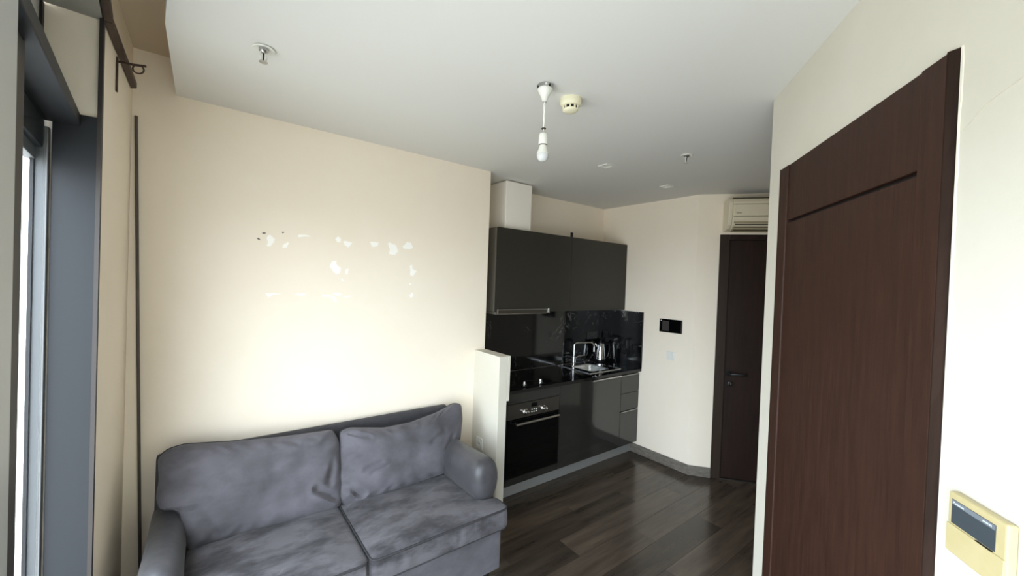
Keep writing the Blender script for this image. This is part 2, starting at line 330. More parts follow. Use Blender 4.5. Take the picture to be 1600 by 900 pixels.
# paint damage on the sofa wall
PATCH = [[(0.2484, 1.9819), (0.2599, 1.9873), (0.27, 1.9829), (0.2572, 1.9781)], [(0.2231, 1.9508), (0.2346, 1.9519), (0.2453, 1.9427), (0.2337, 1.9422)], [(0.3454, 1.9964), (0.3557, 2.001), (0.3608, 1.9952), (0.3529, 1.9901)], [(0.2724, 1.959), (0.2838, 1.9739), (0.2958, 1.9717), (0.3144, 1.9492), (0.3059, 1.9276), (0.2914, 1.909), (0.2736, 1.9075), (0.2789, 1.9321)], [(0.3547, 1.9214), (0.379, 1.9412), (0.3885, 1.9349), (0.3736, 1.9089), (0.352, 1.9071)], [(0.4298, 1.9795), (0.441, 1.995), (0.4539, 1.9935), (0.4966, 1.992), (0.5, 1.9865), (0.4607, 1.9841), (0.4415, 1.9749)], [(0.643, 1.988), (0.6619, 2.005), (0.6768, 1.9874), (0.6752, 1.9682), (0.6558, 1.9679)], [(0.6903, 1.9734), (0.7025, 1.9807), (0.7473, 1.9693), (0.7244, 1.9395), (0.7035, 1.9477)], [(0.8583, 1.9849), (0.8899, 1.9918), (0.9199, 1.9865), (0.9094, 1.9613), (0.8751, 1.956)], [(0.9799, 1.9878), (0.9964, 1.995), (1.0394, 1.979), (1.0536, 1.9403), (1.0331, 1.9121), (0.9907, 1.9149), (0.9953, 1.9522)], [(1.0853, 1.9763), (1.1167, 2.0101), (1.1481, 2.0054), (1.1628, 1.97), (1.1318, 1.959), (1.0963, 1.9621)], [(0.6127, 1.8121), (0.6308, 1.8471), (0.6521, 1.8485), (0.6527, 1.8257), (0.6822, 1.8044), (0.6758, 1.7735), (0.6581, 1.7636), (0.6325, 1.7867)], [(0.7116, 1.7982), (0.7285, 1.8006), (0.7221, 1.7679), (0.7103, 1.7689)], [(0.6843, 1.7318), (0.6936, 1.7375), (0.6998, 1.7246), (0.6919, 1.7205)], [(1.1429, 1.8452), (1.1607, 1.8505), (1.1654, 1.8209), (1.1987, 1.807), (1.1671, 1.7714), (1.1516, 1.7776)], [(1.142, 1.7176), (1.1535, 1.7222), (1.1602, 1.713), (1.1495, 1.7076)], [(1.1475, 1.6369), (1.1649, 1.6541), (1.1809, 1.6372), (1.1573, 1.6139)], [(0.2743, 1.6369), (0.298, 1.6386), (0.3588, 1.6366), (0.3073, 1.6283), (0.2897, 1.6142)], [(0.4247, 1.6367), (0.483, 1.6395), (0.4845, 1.6323), (0.454, 1.6247)], [(0.5741, 1.631), (0.6193, 1.6314), (0.6478, 1.6241), (0.6669, 1.5861), (0.6547, 1.5853), (0.6338, 1.6164), (0.5778, 1.6213)], [(0.6388, 1.6415), (0.6759, 1.6466), (0.6944, 1.6361), (0.6693, 1.6266)], [(0.7057, 1.6246), (0.75, 1.6304), (0.7503, 1.6227), (0.7133, 1.617)]]
def ragged(poly, amp, n=4):
    out = []
    for i, p in enumerate(poly):
        q = poly[(i+1) % len(poly)]
        for k in range(n):
            t = k/n; x = p[0]+(q[0]-p[0])*t; z = p[1]+(q[1]-p[1])*t
            out.append((x+random.uniform(-amp, amp), z+random.uniform(-amp, amp)))
    return out
for i, p in enumerate(PATCH):
    b = MB().prism(ragged(p, 0.0018), lambda q, k: (q[0], YS-(0.0012 if k else -0.002), q[1]))
    o = b.build('paint_chip' if i < 3 else 'filler_patch', m_chip if i < 3 else m_filler, wall_sofa)
    if i < 3: o['label'] = 'dark chip where paint has come off'
# hairline crack beside the door
cpts = [(-1.066, 2.098), (-1.085, 2.108), (-1.10, 2.117), (-1.118, 2.128), (-1.135, 2.134), (-1.16, 2.139), (-1.19, 2.146), (-1.25, 2.165)]
b = MB()
for (a0, z0), (a1, z1) in zip(cpts, cpts[1:]):
    b.add([frD(a0, -0.001, z0-0.0004), frD(a1, -0.001, z1-0.0004), frD(a1, -0.001, z1+0.0004), frD(a0, -0.001, z0+0.0004), frD(a0, 0.0006, z0-0.0004), frD(a1, 0.0006, z1-0.0004), frD(a1, 0.0006, z1+0.0004), frD(a0, 0.0006, z0+0.0004)],
          [(0, 1, 2, 3), (4, 5, 6, 7), (0, 1, 5, 4), (1, 2, 6, 5), (2, 3, 7, 6), (3, 0, 4, 7)])
b.build('crack', m_crack, wall_d)['label'] = 'thin crack in the paint'

# ------------------------------------------------------------------ window
win = thing('window_1', (XS, YJ, 0), 'charcoal aluminium balcony window with a tall glass pane', 'window'); win['kind'] = 'structure'
sbox(-0.407, XS+0.001, YJ-0.016, YJ, 0, 2.262).build('side_cladding', m_char, win, bevel=0.002)
o = sbox(XS-0.004, XS+0.007, YJ-0.02, YJ+0.004, 0, ZL).build('edge_trim', m_brownp, win); o['label'] = 'dark brown edge trim'
sbox(-LF, 0.0, -0.165, -0.045, 2.222, 2.262, frF).build('head_profile', m_char, win, bevel=0.003)
sbox(-LF, 0.0, -0.165, -0.125, 2.13, 2.222, frF).build('head_profile', m_char, win, bevel=0.003)
o = sbox(-LF, 0.0, -0.165, -0.14, 2.09, 2.13, frF).build('inner_frame', m_jamb, win, bevel=0.002); o['label'] = 'grey inner frame'
o = sbox(-0.440, -0.412, YJ-0.028, YJ-0.004, 0, 2.2).build('inner_frame', m_jamb, win, bevel=0.002); o['label'] = 'grey inner frame'
o = sbox(-0.449, -0.4405, YJ-0.036, YJ+0.01, 0, 2.2).build('gasket', m_chard, win); o['label'] = 'black rubber gasket'
o = sbox(-0.447, -0.432, YJ-0.02, YJ, 2.262, ZL).build('transom_jamb', m_chard, win)
o = sbox(-LF, -0.004, -0.168, -0.14, 2.262, ZL, frF).build('light_block_panel', m_alug, win); o['label'] = 'pale grey opaque panel added to block light'  # opaque panel in place of transom glass, added to cut light on the reveal
def mullion(s0, s1):
    o = sbox(s0, s1, -0.11, -0.03, 0, ZL, frF).build('mullion', m_alug, win, bevel=0.004); o['label'] = 'pale grey upright'
    o = sbox(s1, min(s1+0.95, -0.03), -0.112, -0.08, 0.03, 0.12, frF).build('sash_rail', m_char, win)
mullion(-1.10, -0.973); mullion(-2.05, -1.93)
for s0, s1 in ((-0.80, -0.655), (-1.75, -1.62)):
    o = sbox(s0, s1, -0.112, -0.07, 0, 2.222, frF).build('sash_stile', m_brownp, win, bevel=0.003); o['label'] = 'dark brown sash upright'
for s0, s1 in ((-0.985, -0.03), (-1.93, -1.10), (-LF, -2.05)):
    sbox(s0, s1, -0.122, -0.116, 0.03, 2.222, frF).build('pane', m_glass, win)
sbox(-LF, 0, -0.17, -0.02, -0.012, 0.03, frF).build('sill', m_char, win)
# daylight portal in the opening (guides the sky's own light, adds none)
pl = bpy.data.lights.new('daylight_portal', 'AREA'); pl.shape = 'RECTANGLE'; pl.size = LF; pl.size_y = ZL; pl.cycles.is_portal = True
po = bpy.data.objects.new('daylight_portal', pl); C.objects.link(po)
c0 = Vector(frF(-LF/2, -0.18, ZL/2))
zx = -NF; xx = DF; yx = zx.cross(xx)
pm = Matrix((xx, yx, zx)).transposed().to_4x4(); pm.translation = c0; po.matrix_world = pm

# ------------------------------------------------------------------ door in the right wall
dr = thing('door_1', frD(-0.6, 0, 0), 'large dark brown wooden door with horizontal groove in the off-white wall', 'door'); dr['kind'] = 'structure'
G = 2.041; L0, L1 = -0.957, -0.228
def casing(a0, a1, z0, z1, nm='casing'):
    return sbox(a0, a1, -0.10, 0.012, z0, z1, frD).build(nm, m_wood, dr, bevel=0.003)
casing(B0+0.022, L0-0.0006, 0, BZ-0.002); casing(L1+0.0006, B1-0.008, 0, BZ-0.002)
# rounded outer edges, slightly ragged where the wall paint laps over them
b = MB(); nseg = 60
for side, a, wdt in ((0, B0, 0.024), (1, B1, -0.010)):
    prev = None
    for i in range(nseg+1):
        z = BZ*i/nseg; j = random.uniform(-0.002, 0.002)
        ring = [frD(a+wdt, 0.012, z), frD(a+wdt*0.85, 0.0118, z), frD(a+wdt*0.3+j, 0.003, z), frD(a+j, 0.0, z), frD(a+j, -0.03, z), frD(a+wdt, -0.03, z)]
        if prev is not None:
            n = 6; b.add(prev+ring, [(k, (k+1) % n, n+(k+1) % n, n+k) for k in range(n)])
        prev = ring
o = b.build('casing_edge', m_woodd, dr); o['label'] = 'darker rounded outer edge'
sbox(L0, L1, -0.09, 0.0065, G+0.006, BZ-0.002, frD).build('top_panel', m_wood, dr, bevel=0.002)
leaf = sbox(L0, L1, -0.04, 0.0065, 0.006, G-0.006, frD).build('leaf', m_wood, dr, bevel=0.002)
o = sbox(L0, L1, -0.06, -0.012, G-0.006, G+0.006, frD).build('groove', m_groove, dr); o['label'] = 'black gap above the leaf'
# white sealant line down the right edge of the door
b = MB(); prev = None
for i in range(81):
    z = BZ*i/80; w0 = 0.002+random.uniform(-0.0015, 0.002)
    ring = [frD(B0+0.001, 0.0, z), frD(B0+0.001, 0.003, z), frD(B0-w0, 0.002, z), frD(B0-w0-0.001, 0.0, z)]
    if prev is not None: b.add(prev+ring, [(k, (k+1) % 4, 4+(k+1) % 4, 4+k) for k in range(4)])
    prev = ring
b.build('sealant', m_walldim, wall_d)['label'] = 'ragged white sealant along the door'

# ------------------------------------------------------------------ entrance door
ed = thing('door_2', frE(0.64, 0, 0), 'very dark brown entrance door under the air conditioner', 'door'); ed['kind'] = 'structure'
sbox(DA0, DA0+0.083, -0.12, 0.006, 0, DZ, frE).build('casing', m_blackf, ed, bevel=0.003)
sbox(DA1-0.083, DA1, -0.12, 0.006, 0, DZ, frE).build('casing', m_blackf, ed, bevel=0.003)
sbox(DA0+0.083, DA1-0.083, -0.12, 0.006, DZ-0.05, DZ, frE).build('casing', m_blackd, ed, bevel=0.003)
lf = sbox(DA0+0.083, DA1-0.083, -0.07, -0.02, 0.012, DZ-0.05, frE).build('leaf', m_blackd, ed, bevel=0.002)
o = sbox(DA0+0.083, DA1-0.083, -0.11, 0.004, -0.001, 0.012, frE).build('threshold', m_ovst, ed); o['label'] = 'thin metal threshold'
hb = MB(); hp = lambda a, bb, z: Vector(frE(a, bb, z))
hb.box(DA0+0.105, DA0+0.150, -0.021, -0.012, 0.96, 1.01, frE)
hb.tube([hp(0.325, -0.015, 0.985), hp(0.325, 0.032, 0.985), hp(0.335, 0.04, 0.987), hp(0.45, 0.04, 0.990)], 0.010)
hb.build('handle', m_blk, lf)
kb = MB(); kb.lathe([(0.024, 0), (0.024, 0.008), (0.02, 0.01)], frE(0.335, -0.02, 0.89), 20, (DE, Vector((0, 0, 1)), -DD)); k_ = kb.build('lock_rosette', m_blk, lf)
kb = MB(); kb.box(0.330, 0.340, -0.012, -0.008, 0.878, 0.902, frE); kb.build('lock_cylinder', m_chrome, lf)

# grey wall cabinet in the hall, edge just visible past the corner
gc = tag(sbox(0.115, 0.90, 0.002, 0.355, 1.61, 2.157, frR).build('hall_cabinet', m_grcab, bevel=0.004), 'grey wall cabinet showing only its edge behind the door wall corner', 'cabinet')

# ------------------------------------------------------------------ white partition beside the kitchen
pt = thing('partition', (1.765, 2.5, 0), 'white half-height partition panel between the sofa and the kitchen', 'partition')
b = sbox(1.712, 1.79, 2.337, YS-0.001, 0, 1.205); b.build('panel', m_walldim, pt, bevel=0.003)
sbox(1.79, 1.815, 2.337, YS-0.001, 0.868, 1.205).build('upper_edge', m_walldim, pt, bevel=0.003)
def socket(name, fr, a, z, w_, label, group=None, twin=False, m=m_wht):
    t = thing(name, fr(a, 0, z), label, 'socket', group)
    ww = w_*(2 if twin else 1)
    sbox(a-ww/2, a+ww/2, 0.001, 0.010, z-w_/2, z+w_/2, fr).build('faceplate', m, t, bevel=0.003)
    ex = Vector(fr(1, 0, 0))-Vector(fr(0, 0, 0)); ez = Vector(fr(0, 1, 0))-Vector(fr(0, 0, 0))
    for k in ((-1, 1) if twin else (0,)):
        q = MB(); ca = a+k*w_/2
        q.lathe([(0.026, 0.0102), (0.026, 0.0135), (0.021, 0.0135), (0.020, 0.011), (0.0, 0.011)], fr(ca, 0, z), 20, (ex, Vector((0, 0, 1)), ez), smooth=False)
        rr = q.build('socket_ring', m, t)
        q = MB(); q.box(ca-0.0115, ca-0.0075, 0.0105, 0.0125, z-0.003, z+0.003, fr); q.box(ca+0.0075, ca+0.0115, 0.0105, 0.0125, z-0.003, z+0.003, fr); q.build('pin_hole', m_blk, rr)
    return t
frP = lambda a, b, z: (1.712-b, a, z)
socket('wall_socket', frP, 2.555, 0.50, 0.085, 'white power socket on the partition behind the sofa arm')

# ------------------------------------------------------------------ kitchen, lower run
YU = 2.474; XK0 = 1.822; X1, X2, X3, X4 = 1.905, 2.482, 3.345, 3.645
tag(sbox(XK0, XE-0.002, 2.546, 2.562, 0, 0.122).build('plinth', m_plinth, bevel=0.002), 'satin grey plinth board under the kitchen units', 'plinth')
oc_ = thing('oven_cabinet', (2.19, 2.75, 0.122), 'anthracite base cabinet that houses the oven', 'cabinet', 'kitchen base cabinets')
b = MB(); b.box(XK0, X1+0.004, YU+0.012, 3.02, 0.123, 0.868); b.box(X2-0.012, X2-0.002, YU+0.002, 3.02, 0.123, 0.868); b.box(X1, X2-0.012, 2.99, 3.02, 0.123, 0.868); b.box(X1, X2-0.012, YU+0.02, 3.02, 0.123, 0.14)
b.build('carcass', m_cab, oc_)
sbox(X1+0.004, X2-0.013, YU, YU+0.018, 0.782, 0.866).build('filler_panel', m_cab, oc_, bevel=0.0015)
sbox(X1+0.004, X2-0.013, YU, YU+0.018, 0.126, 0.186).build('lower_panel', m_cab, oc_, bevel=0.0015)
ov = thing('oven', (2.19, 2.70, 0.19), 'built-in black glass oven with steel control panel and two knobs', 'oven')
O0, O1 = X1+0.005, X2-0.014
sbox(O0+0.006, O1-0.006, YU+0.02, 2.97, 0.192, 0.776).build('body', m_blk, ov)
sbox(O0, O1, YU-0.004, YU+0.02, 0.659, 0.779).build('control_panel', m_ovst, ov, bevel=0.0015)
od = sbox(O0, O1, YU-0.012, YU+0.02, 0.190, 0.654).build('oven_door', m_ovgl, ov, bevel=0.002)
b = MB(); b.tube([(1.965, YU-0.05, 0.628), (2.43, YU-0.05, 0.628)], 0.0095, 12)
b.build('handle', m_steel, od)
for hx in (1.985, 2.41): MB().tube([(hx, YU-0.012, 0.628), (hx, YU-0.05, 0.628)], 0.008, 10).build('handle_post', m_blk, od)
NY = (Vector((1, 0, 0)), Vector((0, 0, 1)), Vector((0, -1, 0)))
for kx in (2.087, 2.284):
    b = MB().lathe([(0.024, 0), (0.024, 0.006), (0.019, 0.010), (0.017, 0.034), (0.014, 0.036)], (kx, YU-0.004, 0.704), 24, NY)
    b.build('knob', m_chrome, ov)
dp = sbox(2.150, 2.215, YU-0.0055, YU-0.003, 0.733, 0.765).build('clock_display', m_ovgl, ov)
for ix in range(3):
    for iz in range(2):
        b = MB().lathe([(0.0055, 0), (0.0055, 0.003), (0.004, 0.0035)], (2.158+ix*0.024, YU-0.004, 0.712-iz*0.02), 10, NY); b.build('button', m_wht, ov)
sk = thing('sink_cabinet', (2.91, 2.75, 0.122), 'glossy anthracite base cabinet with wide doors under the sink', 'cabinet', 'kitchen base cabinets')
b = MB(); b.box(X2, X2+0.016, YU+0.02, 3.02, 0.123, 0.868); b.box(X3-0.018, X3-0.002, YU+0.02, 3.02, 0.123, 0.868); b.box(X2+0.016, X3-0.018, YU+0.02, 3.02, 0.123, 0.14); b.box(X2+0.016, X3-0.018, 3.0, 3.02, 0.14, 0.868); b.build('carcass', m_cabs, sk)
XM = 2.905
sbox(X2+0.001, XM-0.001, YU, YU+0.019, 0.126, 0.862).build('door', m_cab, sk, bevel=0.0015)
d2 = sbox(XM+0.001, X3-0.004, YU, YU+0.019, 0.126, 0.842).build('door', m_cab, sk, bevel=0.0015)
b = MB(); b.box(XM+0.001, X3-0.004, YU-0.010, YU+0.019, 0.842, 0.8455); b.box(XM+0.001, X3-0.004, YU-0.010, YU-0.008, 0.842, 0.857)
b.build('grip_rail', m_steel, d2)
dc = thing('drawer_cabinet', (3.495, 2.75, 0.122), 'narrow anthracite drawer cabinet against the end wall', 'cabinet', 'kitchen base cabinets')
b = MB(); b.box(X3, X3+0.016, YU+0.02, 3.02, 0.123, 0.868); b.box(X4-0.016, X4, YU+0.02, 3.02, 0.123, 0.868); b.box(X3+0.016, X4-0.016, YU+0.03, 3.02, 0.123, 0.14); b.box(X3+0.016, X4-0.016, 3.0, 3.02, 0.14, 0.868); b.build('carcass', m_cabs, dc)
for z0, z1, gr in ((0.126, 0.472, True), (0.484, 0.662, False), (0.666, 0.842, True)):
    d = sbox(X3-0.001, X4-0.002, YU, YU+0.019, z0, z1).build('drawer', m_cab, dc, bevel=0.0015)
    if gr:
        b = MB(); x1 = X4-0.03
        b.box(X3, x1, YU-0.012, YU+0.019, z1, z1+0.0035); b.box(X3, x1, YU-0.012, YU-0.010, z1, z1+0.010); b.build('grip_rail', m_steel, d)

# worktop with a sink cut-out
ZT = 0.897
SX0, SX1, SY0, SY1 = 3.03, 3.318, 2.60, 2.885
b = MB()
for a0, a1, b0, b1 in ((XK0, SX0, 2.452, 3.018), (SX1, XE-0.002, 2.452, 3.018), (SX0, SX1, 2.452, SY0), (SX0, SX1, SY1, 3.018)): b.box(a0, a1, b0, b1, 0.870, ZT)
wt = tag(b.build('worktop', m_top), 'glossy black stone kitchen worktop', 'worktop')
# backsplash, two slabs
tag(sbox(XW+0.002, XE-0.018, YK-0.016, YK-0.001, ZT+0.001, 1.492).build('backsplash_slab', m_marble, bevel=0.001), 'long black veined stone slab behind the worktop', 'backsplash', 'stone backsplash slabs')
tag(sbox(2.450, YK-0.001, 0.001, 0.016, ZT+0.001, 1.492, frN).build('backsplash_slab', m_marble, bevel=0.001), 'short black veined stone slab on the end wall by the kettle', 'backsplash', 'stone backsplash slabs')
# sink
sn = thing('kitchen_sink', (3.2, 2.75, ZT), 'rectangular steel sink with black glass rim set into the worktop', 'sink')
b = MB(); W = 0.012; h0, h1 = ZT+0.0005, ZT+0.0055
RX0, RX1, RY0, RY1 = 2.965, 3.43, 2.562, 2.99
for a0, a1, b0, b1 in ((RX0, RX1, RY0, SY0+0.003), (RX0, RX1, SY1-0.003, RY1), (RX0, SX0+0.003, SY0+0.003, SY1-0.003), (SX1-0.003, RX1, SY0+0.003, SY1-0.003)): b.box(a0, a1, b0, b1, h0, h1)
b.build('glass_rim', m_hob, sn)
b = MB(); t_ = 0.006
for a0, a1, b0, b1 in ((RX0-t_, RX1+t_, RY0-t_, RY0), (RX0-t_, RX1+t_, RY1, RY1+t_), (RX0-t_, RX0, RY0, RY1), (RX1, RX1+t_, RY0, RY1)): b.box(a0, a1, b0, b1, h0, h1+0.001)
o = b.build('steel_edge', m_chrome, sn)
def rrect(x0, x1, y0, y1, r, n=6):
    out = []
    for cx, cy, a in ((x1-r, y1-r, 0), (x0+r, y1-r, 90), (x0+r, y0+r, 180), (x1-r, y0+r, 270)):
        for k in range(n+1):
            t = math.radians(a+90*k/n); out.append((cx+r*math.cos(t), cy+r*math.sin(t)))
    return out
b = MB(); rings = []
for ins, z, rr in ((-0.004, ZT+0.0065, 0.05), (0.006, ZT+0.006, 0.05), (0.012, ZT-0.005, 0.05), (0.022, ZT-0.12, 0.05), (0.035, ZT-0.145, 0.045), (0.06, ZT-0.15, 0.03), (0.12, ZT-0.151, 0.01)):
    rings.append([(x, y_, z) for x, y_ in rrect(SX0+ins, SX1-ins, SY0+ins, SY1-ins, rr)])
n = len(rings[0]); vs = [p for rg in rings for p in rg]; fs = [(i*n+k, i*n+(k+1) % n, (i+1)*n+(k+1) % n, (i+1)*n+k) for i in range(len(rings)-1) for k in range(n)]
fs.append(tuple((len(rings)-1)*n+k for k in range(n))); b.add(vs, fs, True)
bw = b.build('bowl', m_sinks, sn)
MB().lathe([(0.03, 0), (0.03, 0.003), (0.018, 0.002), (0.0, 0.001)], (3.174, 2.742, ZT-0.15), 20).build('drain', m_chrome, bw)
# tap
tp = thing('kitchen_tap', (3.14, 2.945, ZT), 'chrome swan-neck mixer tap behind the sink', 'tap')
b = MB(); T0 = Vector((3.14, 2.945, ZT+0.006))
b.lathe([(0.025, 0), (0.025, 0.012), (0.021, 0.016), (0.021, 0.085), (0.016, 0.09)], T0, 24); b.build('body', m_chrome, tp)
pth = [T0+Vector((0, 0, 0.08)), T0+Vector((0, 0, 0.20))]
for k in range(1, 9):
    t = PI/2*k/8; pth.append(T0+Vector((0.035*(1-math.cos(t)), -0.01*(1-math.cos(t)), 0.20+0.03*math.sin(t))))
pth += [T0+Vector((0.10, -0.035, 0.232)), T0+Vector((0.17, -0.07, 0.232))]
for k in range(1, 9):
    t = PI/2*k/8; pth.append(T0+Vector((0.17+0.045*math.sin(t), -0.07-0.02*math.sin(t), 0.232-0.05*(1-math.cos(t)))))
pth.append(pth[-1]+Vector((0, 0, -0.05)))
MB().tube(pth, 0.0105, 12).build('spout', m_chrome, tp)
b = MB(); b.tube([T0+Vector((0.018, -0.006, 0.07)), T0+Vector((0.05, -0.02, 0.088)), T0+Vector((0.115, -0.045, 0.092))], [0.012, 0.008, 0.006], 10); b.build('lever', m_chrome, tp)
# kettle
ke = thing('electric_kettle', (3.55, 2.925, ZT), 'polished steel electric kettle with black base and handle in the corner', 'kettle')
K0 = (3.55, 2.925, ZT+0.001)
MB().lathe([(0.060, 0), (0.062, 0.004), (0.062, 0.018), (0.054, 0.024)], K0, 32).build('power_base', m_blk, ke)
MB().lathe([(0.054, 0.026), (0.061, 0.028), (0.0615, 0.05), (0.056, 0.10), (0.047, 0.16), (0.038, 0.20), (0.036, 0.208)], K0, 36).build('body', m_chrome, ke)
MB().lathe([(0.036, 0.209), (0.035, 0.216), (0.026, 0.224), (0.012, 0.226), (0.012, 0.236), (0.006, 0.24)], K0, 28).build('lid', m_blk, ke)
hd = Vector((0.88, -0.47, 0)).normalized(); kc = Vector(K0)
MB().tube([kc+hd*0.034+Vector((0, 0, 0.205)), kc+hd*0.085+Vector((0, 0, 0.212)), kc+hd*0.104+Vector((0, 0, 0.19)), kc+hd*0.105+Vector((0, 0, 0.12)), kc+hd*0.088+Vector((0, 0, 0.06)), kc+hd*0.058+Vector((0, 0, 0.045))], [0.011, 0.012, 0.012, 0.011, 0.010, 0.008], 10).build('handle', m_blk, ke)
MB().tube([kc-hd*0.040+Vector((0, 0, 0.17)), kc-hd*0.06+Vector((0, 0, 0.195)), kc-hd*0.068+Vector((0, 0, 0.207))], [0.018, 0.014, 0.010], 10).build('spout', m_chrome, ke)
# hob
hb_ = thing('hob', (2.18, 2.72, ZT), 'black glass hob with two chrome control knobs near its front', 'hob')
sbox(1.90, 2.46, 2.49, 2.97, ZT+0.0005, ZT+0.006).build('glass_plate', m_hob, hb_, bevel=0.002)
for cx, cy, rr in ((2.03, 2.86, 0.085), (2.32, 2.88, 0.07), (2.03, 2.66, 0.07), (2.30, 2.70, 0.09)):
    n = 40; b = MB(); vs = []
    for r_, z in ((rr, ZT+0.0062), (rr-0.004, ZT+0.0062), (rr-0.004, ZT+0.0058), (rr, ZT+0.0058)):
        vs += [(cx+r_*math.cos(2*PI*k/n), cy+r_*math.sin(2*PI*k/n), z) for k in range(n)]
    b.add(vs, [(i*n+k, i*n+(k+1) % n, ((i+1) % 4)*n+(k+1) % n, ((i+1) % 4)*n+k) for i in range(4) for k in range(n)])
    b.build('cooking_zone', m_ring, hb_)
for kx in (2.128, 2.308):
    MB().lathe([(0.019, 0), (0.019, 0.004), (0.015, 0.008), (0.014, 0.026), (0.011, 0.028)], (kx, 2.545, ZT+0.006), 20).build('knob', m_chrome, hb_)
socket('backsplash_socket', lambda a, b_, z: (a, YK-0.016-b_, z), 3.505, 1.187, 0.082, 'dark double power socket on the stone behind the kettle', twin=True, m=mat('dark_socket_plastic', (58, 57, 56), 0.3))

# ------------------------------------------------------------------ upper cabinets, hood, duct
YD = 2.69; U0, U1, U2 = 1.909, 2.787, 3.645; ZU0, ZU1 = 1.50, 2.21
def upper(x0, x1, label):
    t = thing('wall_cabinet', ((x0+x1)/2, 2.86, ZU0), label, 'cabinet', 'kitchen wall cabinets')
    sbox(x0, x1, YD+0.021, YK-0.001, ZU0+0.004, ZU1).build('carcass', m_cabs, t, bevel=0.001)
    d = sbox(x0+0.001, x1-0.0015, YD, YD+0.020, ZU0, ZU1).build('door', m_cabu, t, bevel=0.0015)
    return t, d
t1, d1_ = upper(U0, U1, 'dark anthracite wall cabinet over the hob with steel hood lip')
t2, d2_ = upper(U1+0.001, U2, 'dark anthracite wall cabinet over the sink by the end wall')
sbox(U1-0.012, U1+0.010, YD+0.002, YD+0.02, ZU1+0.0005, ZU1+0.045).build('hinge', m_blk, t1, bevel=0.002)
hd_ = thing('cooker_hood', (2.2, 2.8, ZU0-0.03), 'slim steel pull-out cooker hood under the left wall cabinet', 'hood')
sbox(1.915, 2.50, YD-0.014, YD-0.002, ZU0-0.012, ZU0+0.022).build('front_lip', m_ovst, hd_, bevel=0.001)
o = sbox(1.915, 2.50, YD-0.017, YD-0.013, ZU0+0.019, ZU0+0.025).build('lip_trim', m_steel, hd_)
sbox(1.92, 2.49, YD-0.002, 3.0, ZU0-0.02, ZU0-0.001).build('filter_tray', m_cabs, hd_)
o = sbox(2.487, 2.503, YD-0.022, YD-0.012, ZU0-0.014, ZU0+0.03).build('end_cap', m_chrome, hd_, bevel=0.002)
o = sbox(1.911, 1.923, YD-0.022, YD-0.012, ZU0-0.014, ZU0+0.03).build('end_cap', m_chrome, hd_, bevel=0.002)
dt = tag(sbox(2.026, 2.314, 2.756, YK-0.001, ZU1+0.0005, ZC-0.012).build('duct_cover', m_duct, bevel=0.006), 'white boxed duct cover above the left wall cabinet', 'duct cover')

# ------------------------------------------------------------------ intercom, switch, hook on the end wall
ic = thing('intercom_panel', frN(2.138, 0, 1.38), 'black glass intercom panel on the cream end wall', 'intercom')
sbox(2.022, 2.254, 0.0005, 0.022, 1.316, 1.446, frN).build('housing', m_ovgl, ic, bevel=0.003)
sbox(2.150, 2.222, 0.0215, 0.0228, 1.330, 1.428, frN).build('screen', mat('grey_screen', (58, 54, 52), 0.3), ic)
o = sbox(2.232, 2.240, 0.0215, 0.0235, 1.425, 1.435, frN).build('indicator', m_wht, ic)
sw = thing('light_switch', frN(2.13, 0, 1.09), 'white square light switch below the intercom', 'switch')
sbox(2.087, 2.173, 0.0005, 0.009, 1.048, 1.132, frN).build('frame', m_wht, sw, bevel=0.002)
sbox(2.098, 2.162, 0.008, 0.013, 1.059, 1.121, frN).build('rocker', m_wht, sw, bevel=0.002)
b = MB(); b.tube([frN(2.214, 0, 1.482), frN(2.214, 0.012, 1.482), frN(2.210, 0.016, 1.49), frN(2.208, 0.016, 1.503)], 0.0025, 8)
tag(b.build('wall_hook', m_wht), 'tiny white wall hook above the intercom', 'hook')

# ------------------------------------------------------------------ air conditioner
A0, A1 = 0.205, 1.02
ac = thing('air_conditioner', frE(0.6, 0.1, 2.28), 'cream split air conditioner above the entrance door', 'air conditioner')
prof = [(0.004, 2.29), (0.004, 2.565), (0.15, 2.568), (0.185, 2.555), (0.20, 2.53), (0.20, 2.42), (0.192, 2.38), (0.165, 2.33), (0.12, 2.298), (0.07, 2.286)]
def acprism(pr, a0, a1): return MB().prism(pr, lambda p, k: frE(a1 if k else a0, p[0], p[1]))
acprism(prof, A0+0.035, A1-0.035).build('body', m_ac, ac, bevel=0.003)
prof2 = [(p[0]+(0.004 if p[0] > 0.05 else 0), p[1]) for p in prof]
acprism(prof2, A0, A0+0.034).build('end_cap', m_ac, ac, bevel=0.008, seg=3); acprism(prof2, A1-0.034, A1).build('end_cap', m_ac, ac, bevel=0.008, seg=3)
sbox(A0+0.045, A1-0.045, 0.200, 0.208, 2.405, 2.505, frE).build('front_panel', m_ac, ac, bevel=0.003)
o = sbox(A0+0.04, A1-0.04, 0.05, 0.165, 2.566, 2.5715, frE).build('intake_grille', m_acd, ac); o['label'] = 'dark intake grille'
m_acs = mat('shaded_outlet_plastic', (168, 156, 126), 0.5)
lv = acprism([(0.196, 2.40), (0.203, 2.398), (0.199, 2.378), (0.186, 2.358), (0.180, 2.36)], A0+0.05, A1-0.05).build('louver', m_ac, ac, bevel=0.002)
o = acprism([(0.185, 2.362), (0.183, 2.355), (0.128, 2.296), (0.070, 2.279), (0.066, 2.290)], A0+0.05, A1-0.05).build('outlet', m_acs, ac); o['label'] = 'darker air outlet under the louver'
for dq, zq in ((0.170, 2.3405), (0.150, 2.319), (0.128, 2.2955)):
    acprism([(dq, zq), (dq+0.004, zq-0.003), (dq-0.004, zq-0.008), (dq-0.008, zq-0.005)], A0+0.06, A1-0.06).build('outlet_slat', m_acd, ac)
for zq in (2.5065, 2.4025):
    sbox(A0+0.04, A1-0.04, 0.1995, 0.2035, zq-0.002, zq+0.0015, frE).build('panel_gap', m_acd, ac)
